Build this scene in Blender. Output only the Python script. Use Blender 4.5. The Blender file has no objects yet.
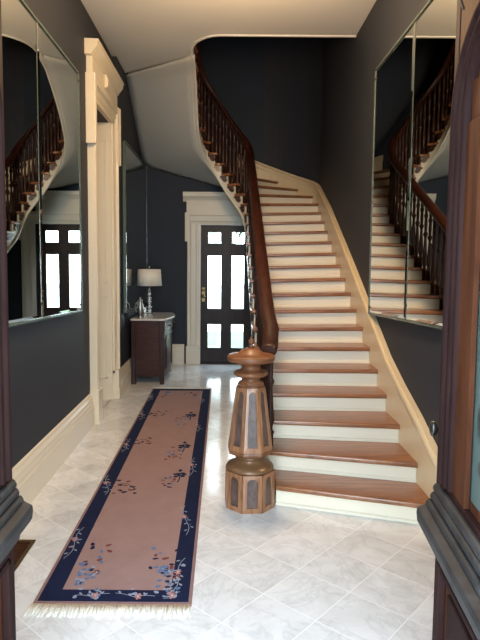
import bpy, bmesh, math, random
from mathutils import Vector, Matrix
R = math.radians
PI = math.pi
random.seed(7)
scn = bpy.context.scene
COL = scn.collection
ORG = {}

# ------------------------------------------------------------------ materials
def newmat(name):
    m = bpy.data.materials.new(name); m.use_nodes = True
    nt = m.node_tree
    return m, nt, nt.nodes['Principled BSDF']

def nd(nt, typ, **kw):
    n = nt.nodes.new(typ)
    for k, v in kw.items():
        if k.startswith('i_'):
            key = k[2:]
            n.inputs[int(key) if key.isdigit() else key].default_value = v
        else:
            setattr(n, k, v)
    return n

def c4(c):
    return (c[0], c[1], c[2], 1)

def plain(name, col, rough=.5, metal=0., var=.06, scale=6., bump=0., spec=.5, coat=0.):
    m, nt, b = newmat(name)
    tc = nd(nt, 'ShaderNodeTexCoord')
    no = nd(nt, 'ShaderNodeTexNoise', i_Scale=scale, i_Detail=4.)
    nt.links.new(tc.outputs['Object'], no.inputs['Vector'])
    mx = nd(nt, 'ShaderNodeMix', data_type='RGBA')
    lo = [max(0, x * (1 - var)) for x in col]; hi = [min(1, x * (1 + var)) for x in col]
    mx.inputs[6].default_value = c4(lo); mx.inputs[7].default_value = c4(hi)
    nt.links.new(no.outputs[0], mx.inputs[0])
    nt.links.new(mx.outputs[2], b.inputs['Base Color'])
    b.inputs['Roughness'].default_value = rough; b.inputs['Metallic'].default_value = metal
    b.inputs['Specular IOR Level'].default_value = spec
    b.inputs['Coat Weight'].default_value = coat
    if bump:
        bp = nd(nt, 'ShaderNodeBump', i_Strength=bump, i_Distance=.01)
        n2 = nd(nt, 'ShaderNodeTexNoise', i_Scale=scale * 12, i_Detail=3.)
        nt.links.new(tc.outputs['Object'], n2.inputs['Vector'])
        nt.links.new(n2.outputs[0], bp.inputs['Height'])
        nt.links.new(bp.outputs[0], b.inputs['Normal'])
    return m

def wood(name, c1, c2, stretch=(1.2, 14, 14), rough=.35, coat=.2, spec=.5):
    m, nt, b = newmat(name)
    tc = nd(nt, 'ShaderNodeTexCoord')
    mp = nd(nt, 'ShaderNodeMapping')
    mp.inputs['Scale'].default_value = stretch
    nt.links.new(tc.outputs['Object'], mp.inputs['Vector'])
    no = nd(nt, 'ShaderNodeTexNoise', i_Scale=2.2, i_Detail=8., i_Roughness=.62, i_Distortion=.6)
    nt.links.new(mp.outputs[0], no.inputs['Vector'])
    rp = nd(nt, 'ShaderNodeValToRGB')
    rp.color_ramp.elements[0].position = .32; rp.color_ramp.elements[0].color = c4(c1)
    rp.color_ramp.elements[1].position = .68; rp.color_ramp.elements[1].color = c4(c2)
    nt.links.new(no.outputs[0], rp.inputs[0])
    nt.links.new(rp.outputs[0], b.inputs['Base Color'])
    b.inputs['Roughness'].default_value = rough
    b.inputs['Coat Weight'].default_value = coat
    b.inputs['Coat Roughness'].default_value = .18
    b.inputs['Specular IOR Level'].default_value = spec
    return m

def marble_floor():
    m, nt, b = newmat('marble_tile'); L = nt.links.new
    tc = nd(nt, 'ShaderNodeTexCoord')
    mp = nd(nt, 'ShaderNodeMapping', vector_type='TEXTURE')
    mp.inputs['Location'].default_value = (.194, 2.592, 0)
    mp.inputs['Rotation'].default_value = (0, 0, R(-42.4))
    mp.inputs['Scale'].default_value = (.2985, .2985, .2985)
    L(tc.outputs['Object'], mp.inputs['Vector'])
    sp = nd(nt, 'ShaderNodeSeparateXYZ'); L(mp.outputs[0], sp.inputs[0])
    masks = []; cells = []
    for k in (0, 1):
        a = nd(nt, 'ShaderNodeMath', operation='ADD', i_1=.5); L(sp.outputs[k], a.inputs[0])
        f = nd(nt, 'ShaderNodeMath', operation='FRACT'); L(a.outputs[0], f.inputs[0])
        s = nd(nt, 'ShaderNodeMath', operation='SUBTRACT', i_1=.5); L(f.outputs[0], s.inputs[0])
        ab = nd(nt, 'ShaderNodeMath', operation='ABSOLUTE'); L(s.outputs[0], ab.inputs[0])
        lt = nd(nt, 'ShaderNodeMath', operation='LESS_THAN', i_1=.0075); L(ab.outputs[0], lt.inputs[0])
        masks.append(lt)
        fl = nd(nt, 'ShaderNodeMath', operation='FLOOR'); L(sp.outputs[k], fl.inputs[0]); cells.append(fl)
    mxk = nd(nt, 'ShaderNodeMath', operation='MAXIMUM'); L(masks[0].outputs[0], mxk.inputs[0]); L(masks[1].outputs[0], mxk.inputs[1])
    cb = nd(nt, 'ShaderNodeCombineXYZ'); L(cells[0].outputs[0], cb.inputs[0]); L(cells[1].outputs[0], cb.inputs[1])
    wn = nd(nt, 'ShaderNodeTexWhiteNoise', noise_dimensions='3D'); L(cb.outputs[0], wn.inputs[0])
    sc = nd(nt, 'ShaderNodeVectorMath', operation='SCALE'); sc.inputs['Scale'].default_value = 9.; L(wn.outputs['Color'], sc.inputs[0])
    ad = nd(nt, 'ShaderNodeVectorMath', operation='ADD'); L(tc.outputs['Object'], ad.inputs[0]); L(sc.outputs[0], ad.inputs[1])
    n1 = nd(nt, 'ShaderNodeTexNoise', i_Scale=3.2, i_Detail=7., i_Roughness=.6, i_Distortion=1.6); L(ad.outputs[0], n1.inputs['Vector'])
    r1 = nd(nt, 'ShaderNodeValToRGB')
    e = r1.color_ramp.elements
    e[0].position = .3; e[0].color = (.62, .62, .61, 1); e[1].position = .6; e[1].color = (.74, .74, .735, 1)
    L(n1.outputs[0], r1.inputs[0])
    n2 = nd(nt, 'ShaderNodeTexNoise', i_Scale=2.0, i_Detail=9., i_Roughness=.62, i_Distortion=3.2); L(ad.outputs[0], n2.inputs['Vector'])
    r2 = nd(nt, 'ShaderNodeValToRGB')
    e = r2.color_ramp.elements
    e[0].position = .462; e[0].color = (1, 1, 1, 1); e[1].position = .55; e[1].color = (1, 1, 1, 1)
    q = r2.color_ramp.elements.new(.505); q.color = (.88, .88, .885, 1)
    L(n2.outputs[0], r2.inputs[0])
    mu = nd(nt, 'ShaderNodeMix', data_type='RGBA', blend_type='MULTIPLY'); mu.inputs[0].default_value = 1
    L(r1.outputs[0], mu.inputs[6]); L(r2.outputs[0], mu.inputs[7])
    tb = nd(nt, 'ShaderNodeMapRange'); tb.inputs[3].default_value = .93; tb.inputs[4].default_value = 1.05
    L(wn.outputs['Value'], tb.inputs[0])
    m2 = nd(nt, 'ShaderNodeVectorMath', operation='SCALE'); L(mu.outputs[2], m2.inputs[0]); L(tb.outputs[0], m2.inputs['Scale'])
    gm = nd(nt, 'ShaderNodeMix', data_type='RGBA'); gm.inputs[7].default_value = (.84, .84, .83, 1)
    L(mxk.outputs[0], gm.inputs[0]); L(m2.outputs[0], gm.inputs[6])
    L(gm.outputs[2], b.inputs['Base Color'])
    b.inputs['Roughness'].default_value = .13
    b.inputs['Specular IOR Level'].default_value = .5
    return m

def clear_glass(name, tint=(.96, .985, .97)):
    m = bpy.data.materials.new(name); m.use_nodes = True
    nt = m.node_tree; nt.nodes.remove(nt.nodes['Principled BSDF'])
    t = nd(nt, 'ShaderNodeBsdfTransparent'); t.inputs[0].default_value = c4(tint)
    g = nd(nt, 'ShaderNodeBsdfGlossy'); g.inputs['Roughness'].default_value = .02
    mx = nd(nt, 'ShaderNodeMixShader'); mx.inputs[0].default_value = .06
    nt.links.new(t.outputs[0], mx.inputs[1]); nt.links.new(g.outputs[0], mx.inputs[2])
    nt.links.new(mx.outputs[0], nt.nodes['Material Output'].inputs[0])
    return m

M = dict(
    paint_dark=plain('charcoal_wall_paint', (.028, .031, .040), .6, var=.1, scale=2., spec=.2),
    paint_navy=plain('slate_navy_wall_paint', (.022, .030, .045), .6, var=.1, scale=2., spec=.2),
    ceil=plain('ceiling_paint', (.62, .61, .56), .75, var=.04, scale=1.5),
    cream=plain('cream_trim_paint', (.70, .63, .49), .35, var=.04, scale=5.),
    creamdoor=plain('pale_trim_paint', (.62, .59, .50), .38, var=.04, scale=5.),
    riser=plain('white_riser_paint', (.74, .68, .54), .4, var=.03, scale=5.),
    skirt=plain('warm_cream_paint', (.66, .53, .34), .35, var=.07, scale=4.),
    soffit=plain('soffit_paint_shaded', (.46, .465, .43), .75, var=.04, scale=1.5),  # ceiling paint greyed down: shade under the stair is put into the colour
    white=plain('white_edge_paint', (.8, .8, .75), .5),
    tread=wood('stained_oak_tread', (.14, .05, .018), (.34, .135, .05), (1.3, 16, 16), .3, .3),
    newel=wood('carved_oak', (.10, .038, .017), (.26, .115, .052), (14, 14, 1.6), .36, .25),
    newelframe=wood('carved_oak_frame', (.16, .065, .028), (.38, .18, .085), (14, 14, 1.6), .36, .2),
    newelcap=wood('turned_oak', (.10, .038, .016), (.24, .095, .042), (6, 6, 14), .42, .08, .3),
    burl=wood('burl_inlay', (.045, .026, .022), (.13, .085, .07), (9, 9, 5), .42, .1),
    bronze=plain('bronzed_wood', (.17, .085, .038), .38, .1, var=.15, scale=9.),
    rail=wood('mahogany_rail', (.016, .0045, .003), (.052, .0145, .008), (8, 1.3, 3), .42, .03, .25),
    baluster=wood('dark_mahogany', (.018, .007, .0055), (.055, .021, .0145), (12, 12, 2), .4, .0, .25),
    bracket=wood('carved_bracket', (.025, .010, .007), (.07, .03, .017), (8, 8, 8), .4),
    console=wood('mahogany_veneer', (.022, .007, .006), (.06, .018, .014), (2, 2, 9), .32, .1, .25),
    consoled=wood('mahogany_veneer_dark', (.016, .006, .005), (.04, .012, .010), (2, 9, 2), .35, .1, .25),
    frontdoor=wood('weathered_walnut', (.011, .0045, .0042), (.023, .0105, .0095), (9, 9, 1.2), .65, .0, .06),
    frontflat=wood('walnut_panel', (.034, .011, .0055), (.075, .026, .012), (9, 9, 1.2), .65, .0, .06),
    weather=wood('weathered_grey_wood', (.007, .0072, .008), (.027, .027, .028), (5, 3, 5), .55, .0, .3),
    backdoor=wood('dark_door_stain', (.008, .005, .0045), (.024, .011, .009), (9, 9, 1.2), .4, .0, .22),
    topmarble=plain('pale_marble_top', (.55, .52, .49), .12, var=.12, scale=9.),
    silver=plain('silver', (.62, .61, .58), .22, 1., var=.1, scale=12.),
    pewter=plain('aged_silver', (.33, .32, .30), .3, 1., var=.2, scale=12.),
    brass=plain('aged_brass', (.16, .11, .05), .35, 1., var=.2, scale=12.),
    iron=plain('dark_bronze_knob', (.05, .045, .04), .28, .8, var=.2),
    shade=plain('linen_lamp_shade', (.74, .73, .66), .8, var=.03, scale=30., bump=.15),
    mirror=plain('mirror_glass', (.84, .87, .83), .0, 1., var=0.),
    mirrorback=plain('mirror_edge', (.11, .15, .13), .25, .3, var=.1),
    rugpink=plain('rose_wool', (.29, .185, .17), .95, var=.14, scale=7., bump=.5, spec=.1),
    rugedge=plain('mauve_wool', (.24, .15, .145), .95, var=.1, scale=9., bump=.5, spec=.1),
    rugnavy=plain('navy_wool', (.010, .014, .042), .95, var=.25, scale=9., bump=.5, spec=.1),
    fringe=plain('ivory_fringe', (.66, .62, .53), .95, var=.08, scale=20., spec=.1),
    f_navy=plain('yarn_navy', (.012, .016, .045), .95, spec=.1),
    f_blue=plain('yarn_blue', (.10, .15, .27), .95, spec=.1),
    f_pale=plain('yarn_pale_blue', (.24, .28, .36), .95, spec=.1),
    f_rust=plain('yarn_rust', (.16, .045, .04), .95, spec=.1),
    f_pink=plain('yarn_pink', (.38, .18, .17), .95, spec=.1),
    f_ivory=plain('yarn_ivory', (.55, .5, .42), .95, spec=.1),
    etched=plain('etched_green_glass', (.072, .102, .092), .25, var=.08, scale=6.),
    etchdark=plain('etched_scroll', (.025, .033, .03), .5),
    pane=clear_glass('clear_pane'),
    crystal=clear_glass('crystal', (.9, .93, .95)),
    floor=marble_floor(),
    lawn=plain('lawn', (.050, .078, .030), .9, var=.3, scale=1.2),
    leaf=plain('garden_leaves', (.016, .042, .018), .7, var=.5, scale=1.2, spec=.2), bark=plain('bark', (.05, .04, .03), .9, var=.3, scale=5.),
    paving=plain('pale_paving', (.45, .44, .42), .8, var=.1, scale=1.5),
    dark=plain('dark_void', (.01, .009, .008), .8),
)
_cr = M['crystal'].node_tree
for n in _cr.nodes:
    if n.type == 'MIX_SHADER': n.inputs[0].default_value = .45

# ------------------------------------------------------------------ mesh helpers
def BM(): return bmesh.new()

def box(bm, x0, x1, y0, y1, z0, z1, mi=0, rot=None):
    P = [(x0, y0, z0), (x1, y0, z0), (x1, y1, z0), (x0, y1, z0), (x0, y0, z1), (x1, y0, z1), (x1, y1, z1), (x0, y1, z1)]
    if rot: P = [rot(*p) for p in P]
    v = [bm.verts.new(p) for p in P]
    for f in ((0, 3, 2, 1), (4, 5, 6, 7), (0, 1, 5, 4), (1, 2, 6, 5), (2, 3, 7, 6), (3, 0, 4, 7)):
        bm.faces.new([v[i] for i in f]).material_index = mi

def hexa(bm, P, mi=0):
    v = [bm.verts.new(p) for p in P]
    for f in ((0, 3, 2, 1), (4, 5, 6, 7), (0, 1, 5, 4), (1, 2, 6, 5), (2, 3, 7, 6), (3, 0, 4, 7)):
        bm.faces.new([v[i] for i in f]).material_index = mi

def prism(bm, poly, fn, a, b, mi=0, smooth=False):
    """poly of (u,v); fn(u,v,w) -> point; extruded w from a to b"""
    A = [bm.verts.new(fn(u, v, a)) for u, v in poly]
    B = [bm.verts.new(fn(u, v, b)) for u, v in poly]
    n = len(poly)
    fs = []
    try: fs.append(bm.faces.new(A[::-1])); fs.append(bm.faces.new(B))
    except ValueError: pass
    for i in range(n):
        f = bm.faces.new((A[i], A[(i + 1) % n], B[(i + 1) % n], B[i])); f.smooth = smooth; f.material_index = mi
    for f in fs: f.material_index = mi

def lathe(bm, prof, cx, cy, z0=0., seg=20, mi=0, ang0=0., smooth=True, scale=1.):
    rings = []
    for r, z in prof:
        if r < 1e-5:
            rings.append([bm.verts.new((cx, cy, z0 + z))])
        else:
            rings.append([bm.verts.new((cx + r * math.cos(ang0 + 2 * PI * i / seg), cy + r * math.sin(ang0 + 2 * PI * i / seg), z0 + z)) for i in range(seg)])
    for a, b in zip(rings, rings[1:]):
        for i in range(seg):
            j = (i + 1) % seg
            if len(a) == 1 and len(b) == 1: continue
            if len(a) == 1: f = bm.faces.new((a[0], b[j], b[i]))
            elif len(b) == 1: f = bm.faces.new((a[i], a[j], b[0]))
            else: f = bm.faces.new((a[i], a[j], b[j], b[i]))
            f.smooth = smooth; f.material_index = mi
    for rg, rev in ((rings[0], True), (rings[-1], False)):
        if len(rg) > 2:
            bm.faces.new(rg[::-1] if rev else rg).material_index = mi

def tube(bm, pts, r, seg=8, mi=0):
    pts = [Vector(p) for p in pts]; rings = []
    for i, p in enumerate(pts):
        t = (pts[min(i + 1, len(pts) - 1)] - pts[max(i - 1, 0)]).normalized()
        a = t.orthogonal().normalized() if i == 0 else (rings_a - t * rings_a.dot(t)).normalized()
        rings_a = a
        b = t.cross(a)
        rr = r[i] if isinstance(r, (list, tuple)) else r
        rings.append([bm.verts.new(p + (a * math.cos(2 * PI * k / seg) + b * math.sin(2 * PI * k / seg)) * rr) for k in range(seg)])
    for a, b in zip(rings, rings[1:]):
        for k in range(seg):
            f = bm.faces.new((a[k], a[(k + 1) % seg], b[(k + 1) % seg], b[k])); f.smooth = True; f.material_index = mi
    bm.faces.new(rings[0][::-1]).material_index = mi; bm.faces.new(rings[-1]).material_index = mi

def sweep(bm, path, prof, mi=0, smooth=False, closed_ends=True):
    """prof (side, up) swept along path; side = horizontal left-hand normal"""
    path = [Vector(p) for p in path]; rings = []
    for i, p in enumerate(path):
        t = path[min(i + 1, len(path) - 1)] - path[max(i - 1, 0)]
        t.z = 0; t.normalize()
        s = Vector((-t.y, t.x, 0))
        rings.append([bm.verts.new(p + s * a + Vector((0, 0, b))) for a, b in prof])
    n = len(prof)
    for a, b in zip(rings, rings[1:]):
        for k in range(n):
            f = bm.faces.new((a[k], a[(k + 1) % n], b[(k + 1) % n], b[k])); f.smooth = smooth; f.material_index = mi
    if closed_ends:
        bm.faces.new(rings[0][::-1]).material_index = mi; bm.faces.new(rings[-1]).material_index = mi

def obj(name, bm, mats, parent=None, bevel=0., kind=None, label=None, cat=None, group=None, recalc=True, seg=2):
    if recalc: bmesh.ops.recalc_face_normals(bm, faces=bm.faces)
    off = ORG.get(parent.name, Vector((0, 0, 0))) if parent else Vector((0, 0, 0))
    bmesh.ops.translate(bm, verts=bm.verts, vec=-off)
    me = bpy.data.meshes.new(name); bm.to_mesh(me); bm.free()
    for m in (mats if isinstance(mats, (list, tuple)) else [mats]): me.materials.append(M[m])
    o = bpy.data.objects.new(name, me); COL.objects.link(o)
    if parent: o.parent = parent
    ORG[o.name] = off
    if bevel:
        b = o.modifiers.new('soft', 'BEVEL'); b.width = bevel; b.segments = seg; b.limit_method = 'ANGLE'; b.angle_limit = R(35)
    if kind: o['kind'] = kind
    if label: o['label'] = label
    if cat: o['category'] = cat
    if group: o['group'] = group
    return o

def thing(name, loc, label, cat, kind=None, group=None):
    o = bpy.data.objects.new(name, None); COL.objects.link(o); o.location = loc
    o['label'] = label; o['category'] = cat
    if kind: o['kind'] = kind
    if group: o['group'] = group
    ORG[o.name] = Vector(loc)
    return o

def struct(name, bm, mat, label, cat, bevel=0.):
    return obj(name, bm, mat, None, bevel, 'structure', label, cat)

# ------------------------------------------------------------------ dimensions
XW = 1.32          # half width of the hall
CZ = 3.93          # hall ceiling
F2 = 4.23          # upper floor
TOP = 7.0
YB = 8.72          # back wall
YF = .66           # outer face of the front wall
RISE = .141

# ------------------------------------------------------------------ room shell
bm = BM(); box(bm, -XW - .01, XW + .01, YF, YB + .3, -.12, 0)
box(bm, -2.7, -XW, 4.9, 7.4, -.12, 0)
struct('floor', bm, 'floor', 'pale grey veined marble tile floor laid diagonally', 'floor')

LX = -XW
bm = BM()
box(bm, LX - .25, LX, YF, 5.55, 0, TOP)
box(bm, LX - .25, LX, 5.55, 6.42, 3.14, TOP)
box(bm, LX - .25, LX, 6.42, 6.60, 0, TOP)
box(bm, LX - .25, LX + .05, 6.60, YB + .2, 0, TOP)
struct('wall_left', bm, 'paint_dark', 'dark charcoal hall wall with the cream cased doorway', 'wall')
# side room behind the cased doorway
bm = BM()
box(bm, -2.8, -2.7, 4.8, 7.5, 0, 3.4)
box(bm, -2.7, LX - .25, 4.8, 4.9, 0, 3.4)
box(bm, -2.7, LX - .25, 7.4, 7.5, 0, 3.4)
box(bm, -2.8, LX - .25, 4.8, 7.5, 3.4, 3.5)
struct('wall_side_room', bm, 'cream', 'cream walls of the room through the cased doorway', 'wall')

bm = BM()
box(bm, XW, XW + .25, YF, 8.0, 0, TOP)
# rounded corner of the stairwell
arc = [(.42 + .91 * math.cos(a), 7.93 + .80 * math.sin(a)) for a in [PI / 2 * i / 16 for i in range(17)]]
for (xa, ya), (xb, yb) in zip(arc, arc[1:]):
    hexa(bm, [(xa, ya, 2.0), (xb, yb, 2.0), (xb + .12, yb + .12, 2.0), (xa + .12, ya + .12, 2.0),
              (xa, ya, TOP), (xb, yb, TOP), (xb + .12, yb + .12, TOP), (xa + .12, ya + .12, TOP)])
box(bm, XW, XW + .25, 7.9, YB + .2, 0, 2.4)
struct('wall_right', bm, 'paint_dark', 'dark charcoal wall beside the stairs, rounded at the stairwell', 'wall')

DX0, DX1, DH = -.40, .43, 2.17     # back door opening
bm = BM()
box(bm, LX - .25, DX0, YB, YB + .2, 0, TOP)
box(bm, DX1, XW + .25, YB, YB + .2, 0, TOP)
box(bm, DX0, DX1, YB, YB + .2, DH, TOP)
struct('wall_back', bm, 'paint_navy', 'dark slate navy wall around the glazed back door', 'wall')

bm = BM()
box(bm, LX - .25, -.64, YF, .92, 0, TOP)
box(bm, .58, XW + .25, YF, .92, 0, TOP)
box(bm, -.64, .58, YF, .92, 2.95, TOP)
struct('wall_front', bm, 'paint_dark', 'dark wall around the open double front doorway', 'wall')

# ceiling with rounded stairwell opening
bm = BM()
oc = []
for i in range(13):
    a = PI / 2 * i / 12
    oc.append((-.07 - .32 * math.sin(a), 6.42 - .44 * math.cos(a)))
outline = [(LX, .92), (XW, .92), (XW, 5.98)] + oc + [(-.39, 6.54), (LX, 7.2)]
A = [bm.verts.new((x, y, CZ)) for x, y in outline]; B = [bm.verts.new((x, y, F2)) for x, y in outline]
bm.faces.new(A[::-1]); bm.faces.new(B)
for i in range(len(A)):
    j = (i + 1) % len(A); bm.faces.new((A[i], A[j], B[j], B[i]))
bmesh.ops.triangulate(bm, faces=[f for f in bm.faces if len(f.verts) > 4])
struct('ceiling', bm, 'ceil', 'pale cream hall ceiling ending at the stairwell opening', 'ceiling')
bm = BM()
path = [(XW, 5.975, CZ)] + [(x - (.005 if i > 6 else 0), y - .005, CZ) for i, (x, y) in enumerate(oc)] + [(-.395, 6.54, CZ)]
sweep(bm, path, [(-.012, -.010), (.016, -.010), (.016, .05), (-.012, .05)])
struct('trim_stairwell', bm, 'white', 'thin white edge moulding around the stairwell opening in the ceiling', 'trim')
bm = BM(); box(bm, LX - .25, XW + .25, YF, YB + .2, TOP, TOP + .1)
struct('ceiling_upper', bm, 'ceil', 'upper storey ceiling high above the stairwell', 'ceiling')

# ------------------------------------------------------------------ stairs
def interp(tab, x, i=0):
    if x <= tab[0][0]: k = 0
    elif x >= tab[-1][0]: k = len(tab) - 2
    else: k = max(q for q in range(len(tab) - 1) if tab[q][0] <= x)
    a, b = tab[k], tab[k + 1]; t = (x - a[0]) / (b[0] - a[0])
    return tuple(a[q] + t * (b[q] - a[q]) for q in range(1, len(a)))
INP = [(1, .335, 3.60), (2, .31, 3.88), (3, .285, 4.15)] + [(n, .28, 4.42 + .273 * (n - 4)) for n in range(4, 16)] + [
    (15.5, .28, 7.545), (16.1, .277, 7.635), (16.7, .265, 7.705), (17.3, .242, 7.757), (17.9, .21, 7.792), (19.1, .10, 7.835), (20.1, 0, 7.865),
    (21.1, -.087, 7.88), (21.8, -.148, 7.877), (22.5, -.215, 7.86), (23.3, -.285, 7.81), (24.2, -.345, 7.71), (25, -.373, 7.595), (25.7, -.386, 7.48), (26.4, -.39, 7.36),
    (27.2, -.39, 7.21), (28, -.39, 7.04), (29, -.39, 6.80), (30, -.39, 6.52), (31, -.39, 6.22), (32, -.39, 5.9)]
INP = [q for q in INP if not (q[0] == 15)] if False else sorted(INP)
def pin0(n):
    k = 0
    while k < len(INP) - 2 and INP[k + 1][0] <= n: k += 1
    def tan(i):
        a, b = INP[max(0, i - 1)], INP[min(len(INP) - 1, i + 1)]
        return ((b[1] - a[1]) / (b[0] - a[0]), (b[2] - a[2]) / (b[0] - a[0]))
    a, b = INP[k], INP[k + 1]; h = b[0] - a[0]; t = (n - a[0]) / h
    ta, tb = tan(k), tan(k + 1)
    h00, h10, h01, h11 = 2*t**3 - 3*t*t + 1, t**3 - 2*t*t + t, -2*t**3 + 3*t*t, t**3 - t*t
    return tuple(h00 * a[i + 1] + h10 * h * ta[i] + h01 * b[i + 1] + h11 * h * tb[i] for i in (0, 1))
def pin(n, off=0.):
    """plan point of the inner string; off moves it towards the treads"""
    x, y = pin0(n)
    if not off: return (x, y)
    a, b = pin0(n - .05), pin0(n + .05)
    dx, dy = b[0] - a[0], b[1] - a[1]; l = math.hypot(dx, dy)
    return (x + dy / l * off, y - dx / l * off)
def arcp(deg, k=.97): return (.42 + .91 * k * math.cos(R(deg)), 7.93 + .8 * k * math.sin(R(deg)))
OUT = [(0, 1.30, 3.02), (1, 1.30, 3.31), (2, 1.30, 3.64), (3, 1.30, 4.04)] + [(n, 1.30, 4.39 + .273 * (n - 4)) for n in range(4, 17)] + [(17, 1.297, 7.93)]
for n, d in ((17.5, 9), (18, 20), (18.5, 32), (19, 44), (19.5, 56), (20, 67), (20.5, 79), (21, 90)): OUT.append((n,) + arcp(d))
OUT += [(22, .02, 8.705), (23, -.45, 8.705), (24, -.95, 8.705), (24.6, -1.265, 8.70), (25, -1.275, 8.5), (26, -1.275, 8.15), (27, -1.275, 7.87), (28, -1.275, 7.62), (29, -1.275, 7.4), (30, -1.275, 7.2), (31, -1.275, 6.95)]
def pout(n): return interp(OUT, n)
def tilt(n):
    if n <= 17: return .028 * min(1, max(0, (n - 4) / 5))
    return .028 * max(0, 1 - (n - 17) / 4)

stair = thing('staircase', (.8, 3.6, 0), 'curving staircase with stained wood treads and cream risers along the wall', 'staircase')
def unit(a, b):
    dx, dy = b[0] - a[0], b[1] - a[1]; l = math.hypot(dx, dy) or 1
    return (dx / l, dy / l)
for k in range(1, 30):
    fi, fo, bi, bo = pin(k, -.028), pout(k), pin(k + 1, -.028), pout(k + 1)
    if k == 1: fi = (.345, fi[1]); bi = (.345, bi[1])
    z = k * RISE; t = tilt(k)
    d = unit(fi, fo); nx, ny = d[1], -d[0]           # towards the lower step
    ov = .032
    f0 = (fi[0] + nx * ov, fi[1] + ny * ov); f1 = (fo[0] + nx * ov, fo[1] + ny * ov)
    pts = [f0]
    mids = [k + q / 4 for q in range(1, 4)]
    poly = [f0, f1] + ([pout(q) for q in mids] if 17 <= k <= 21 else []) + [bo, bi] + [pin(q, -.028) for q in mids[::-1] if k > 1]
    zz = lambda p: z + t * max(0, min(1, (p[0] - .28) / 1.02))
    bm = BM()
    TH_ = .034
    Av = [bm.verts.new((p[0], p[1], zz(p) - TH_)) for p in poly]; Bv = [bm.verts.new((p[0], p[1], zz(p))) for p in poly]
    bm.faces.new(Av[::-1]); bm.faces.new(Bv)
    for i in range(len(poly)):
        j = (i + 1) % len(poly); bm.faces.new((Av[i], Av[j], Bv[j], Bv[i]))
    obj('tread', bm, 'tread', stair, bevel=.010, seg=3)
    # riser below this tread
    ri, ro = pin(k, .006), pout(k)
    if k == 1: ri = (.345, ri[1])
    bm = BM()
    zb = (k - 1) * RISE
    def rz(p, base): return base + t * max(0, min(1, (p[0] - .28) / 1.02)) if k > 1 else base
    th = .02
    q0, q1 = (ri[0] - nx * th, ri[1] - ny * th), (ro[0] - nx * th, ro[1] - ny * th)
    tb = tilt(k - 1) if k > 1 else 0
    zlo = lambda p: zb + tb * max(0, min(1, (p[0] - .28) / 1.02))
    zhi = lambda p: z + t * max(0, min(1, (p[0] - .28) / 1.02)) - TH_
    hexa(bm, [(ri[0], ri[1], zlo(ri)), (ro[0], ro[1], zlo(ro)), (q1[0], q1[1], zlo(q1)), (q0[0], q0[1], zlo(q0)),
              (ri[0], ri[1], zhi(ri)), (ro[0], ro[1], zhi(ro)), (q1[0], q1[1], zhi(q1)), (q0[0], q0[1], zhi(q0))])
    # quarter-round at the foot of the riser
    e0, e1 = (ri[0] + nx * .011, ri[1] + ny * .011), (ro[0] + nx * .011, ro[1] + ny * .011)
    hexa(bm, [(e0[0], e0[1], zlo(ri)), (e1[0], e1[1], zlo(ro)), (ro[0], ro[1], zlo(ro)), (ri[0], ri[1], zlo(ri)),
              (e0[0], e0[1], zlo(ri) + .016), (e1[0], e1[1], zlo(ro) + .016), (ro[0], ro[1], zlo(ro) + .022), (ri[0], ri[1], zlo(ri) + .022)])
    obj('riser', bm, 'riser', stair)
# string fascia (inner)
SD = .29
def strz(n):
    if n < 26: return max(0., n * RISE - SD)
    return interp([(26, 26 * RISE - SD), (27, 3.545), (28, 3.70), (29, 3.85), (30, CZ - .01), (31, CZ)], n)[0]
def nsteps(a, b, per=6): return [a + i / per for i in range(int(round((b - a) * per)) + 1)]
bm = BM()
ns = nsteps(1.84, 30, 6)
for a, b in zip(ns, ns[1:]):
    k = math.floor((a + b) / 2)
    zt = min(k * RISE, 29.6 * RISE) - .034
    A0, B0, A1, B1 = pin(a, 0), pin(b, 0), pin(a, .04), pin(b, .04)
    za, zb = strz(a), strz(b)
    if zt <= max(za, zb) + .005: continue
    hexa(bm, [(A0[0], A0[1], za), (B0[0], B0[1], zb), (B1[0], B1[1], zb), (A1[0], A1[1], za),
              (A0[0], A0[1], zt), (B0[0], B0[1], zt), (B1[0], B1[1], zt), (A1[0], A1[1], zt)])
obj('string', bm, 'creamdoor', stair)
# bead along the lower edge of the string
bm = BM()
sweep(bm, [(*pin(n, -.006), strz(n) + .012) for n in nsteps(2.4, 30, 4)], [(-.012, -.016), (.012, -.016), (.012, .016), (-.012, .016)])
obj('string_bead', bm, 'creamdoor', stair)
# closed panel under the lowest steps
bm = BM()
ns = nsteps(2, 9.4, 2)
poly = [(pin(n)[1] if n > 2 else 3.86, max(0.0, strz(n)) + .01) for n in ns]
poly = [(3.86, 0)] + [(y, z) for y, z in poly if z > .02] + [(pin(ns[-1])[1], 0)]
prism(bm, poly, lambda u, v, w: (w, u, v), .292, .315)
obj('spandrel_panel', bm, 'creamdoor', stair)
# soffit
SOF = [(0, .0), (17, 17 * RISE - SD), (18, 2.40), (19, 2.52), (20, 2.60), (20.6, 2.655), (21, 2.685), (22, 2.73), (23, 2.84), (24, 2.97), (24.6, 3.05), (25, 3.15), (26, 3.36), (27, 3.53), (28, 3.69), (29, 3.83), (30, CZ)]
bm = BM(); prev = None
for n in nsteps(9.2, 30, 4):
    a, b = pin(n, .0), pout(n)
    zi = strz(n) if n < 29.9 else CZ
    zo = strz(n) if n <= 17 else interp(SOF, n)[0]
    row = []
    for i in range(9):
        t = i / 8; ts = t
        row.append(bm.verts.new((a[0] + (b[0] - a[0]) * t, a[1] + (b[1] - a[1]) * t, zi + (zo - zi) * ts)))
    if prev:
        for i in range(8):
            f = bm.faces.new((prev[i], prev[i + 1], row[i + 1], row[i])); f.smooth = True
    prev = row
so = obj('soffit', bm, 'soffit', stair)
sm = so.modifiers.new('thick', 'SOLIDIFY'); sm.thickness = .012
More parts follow.
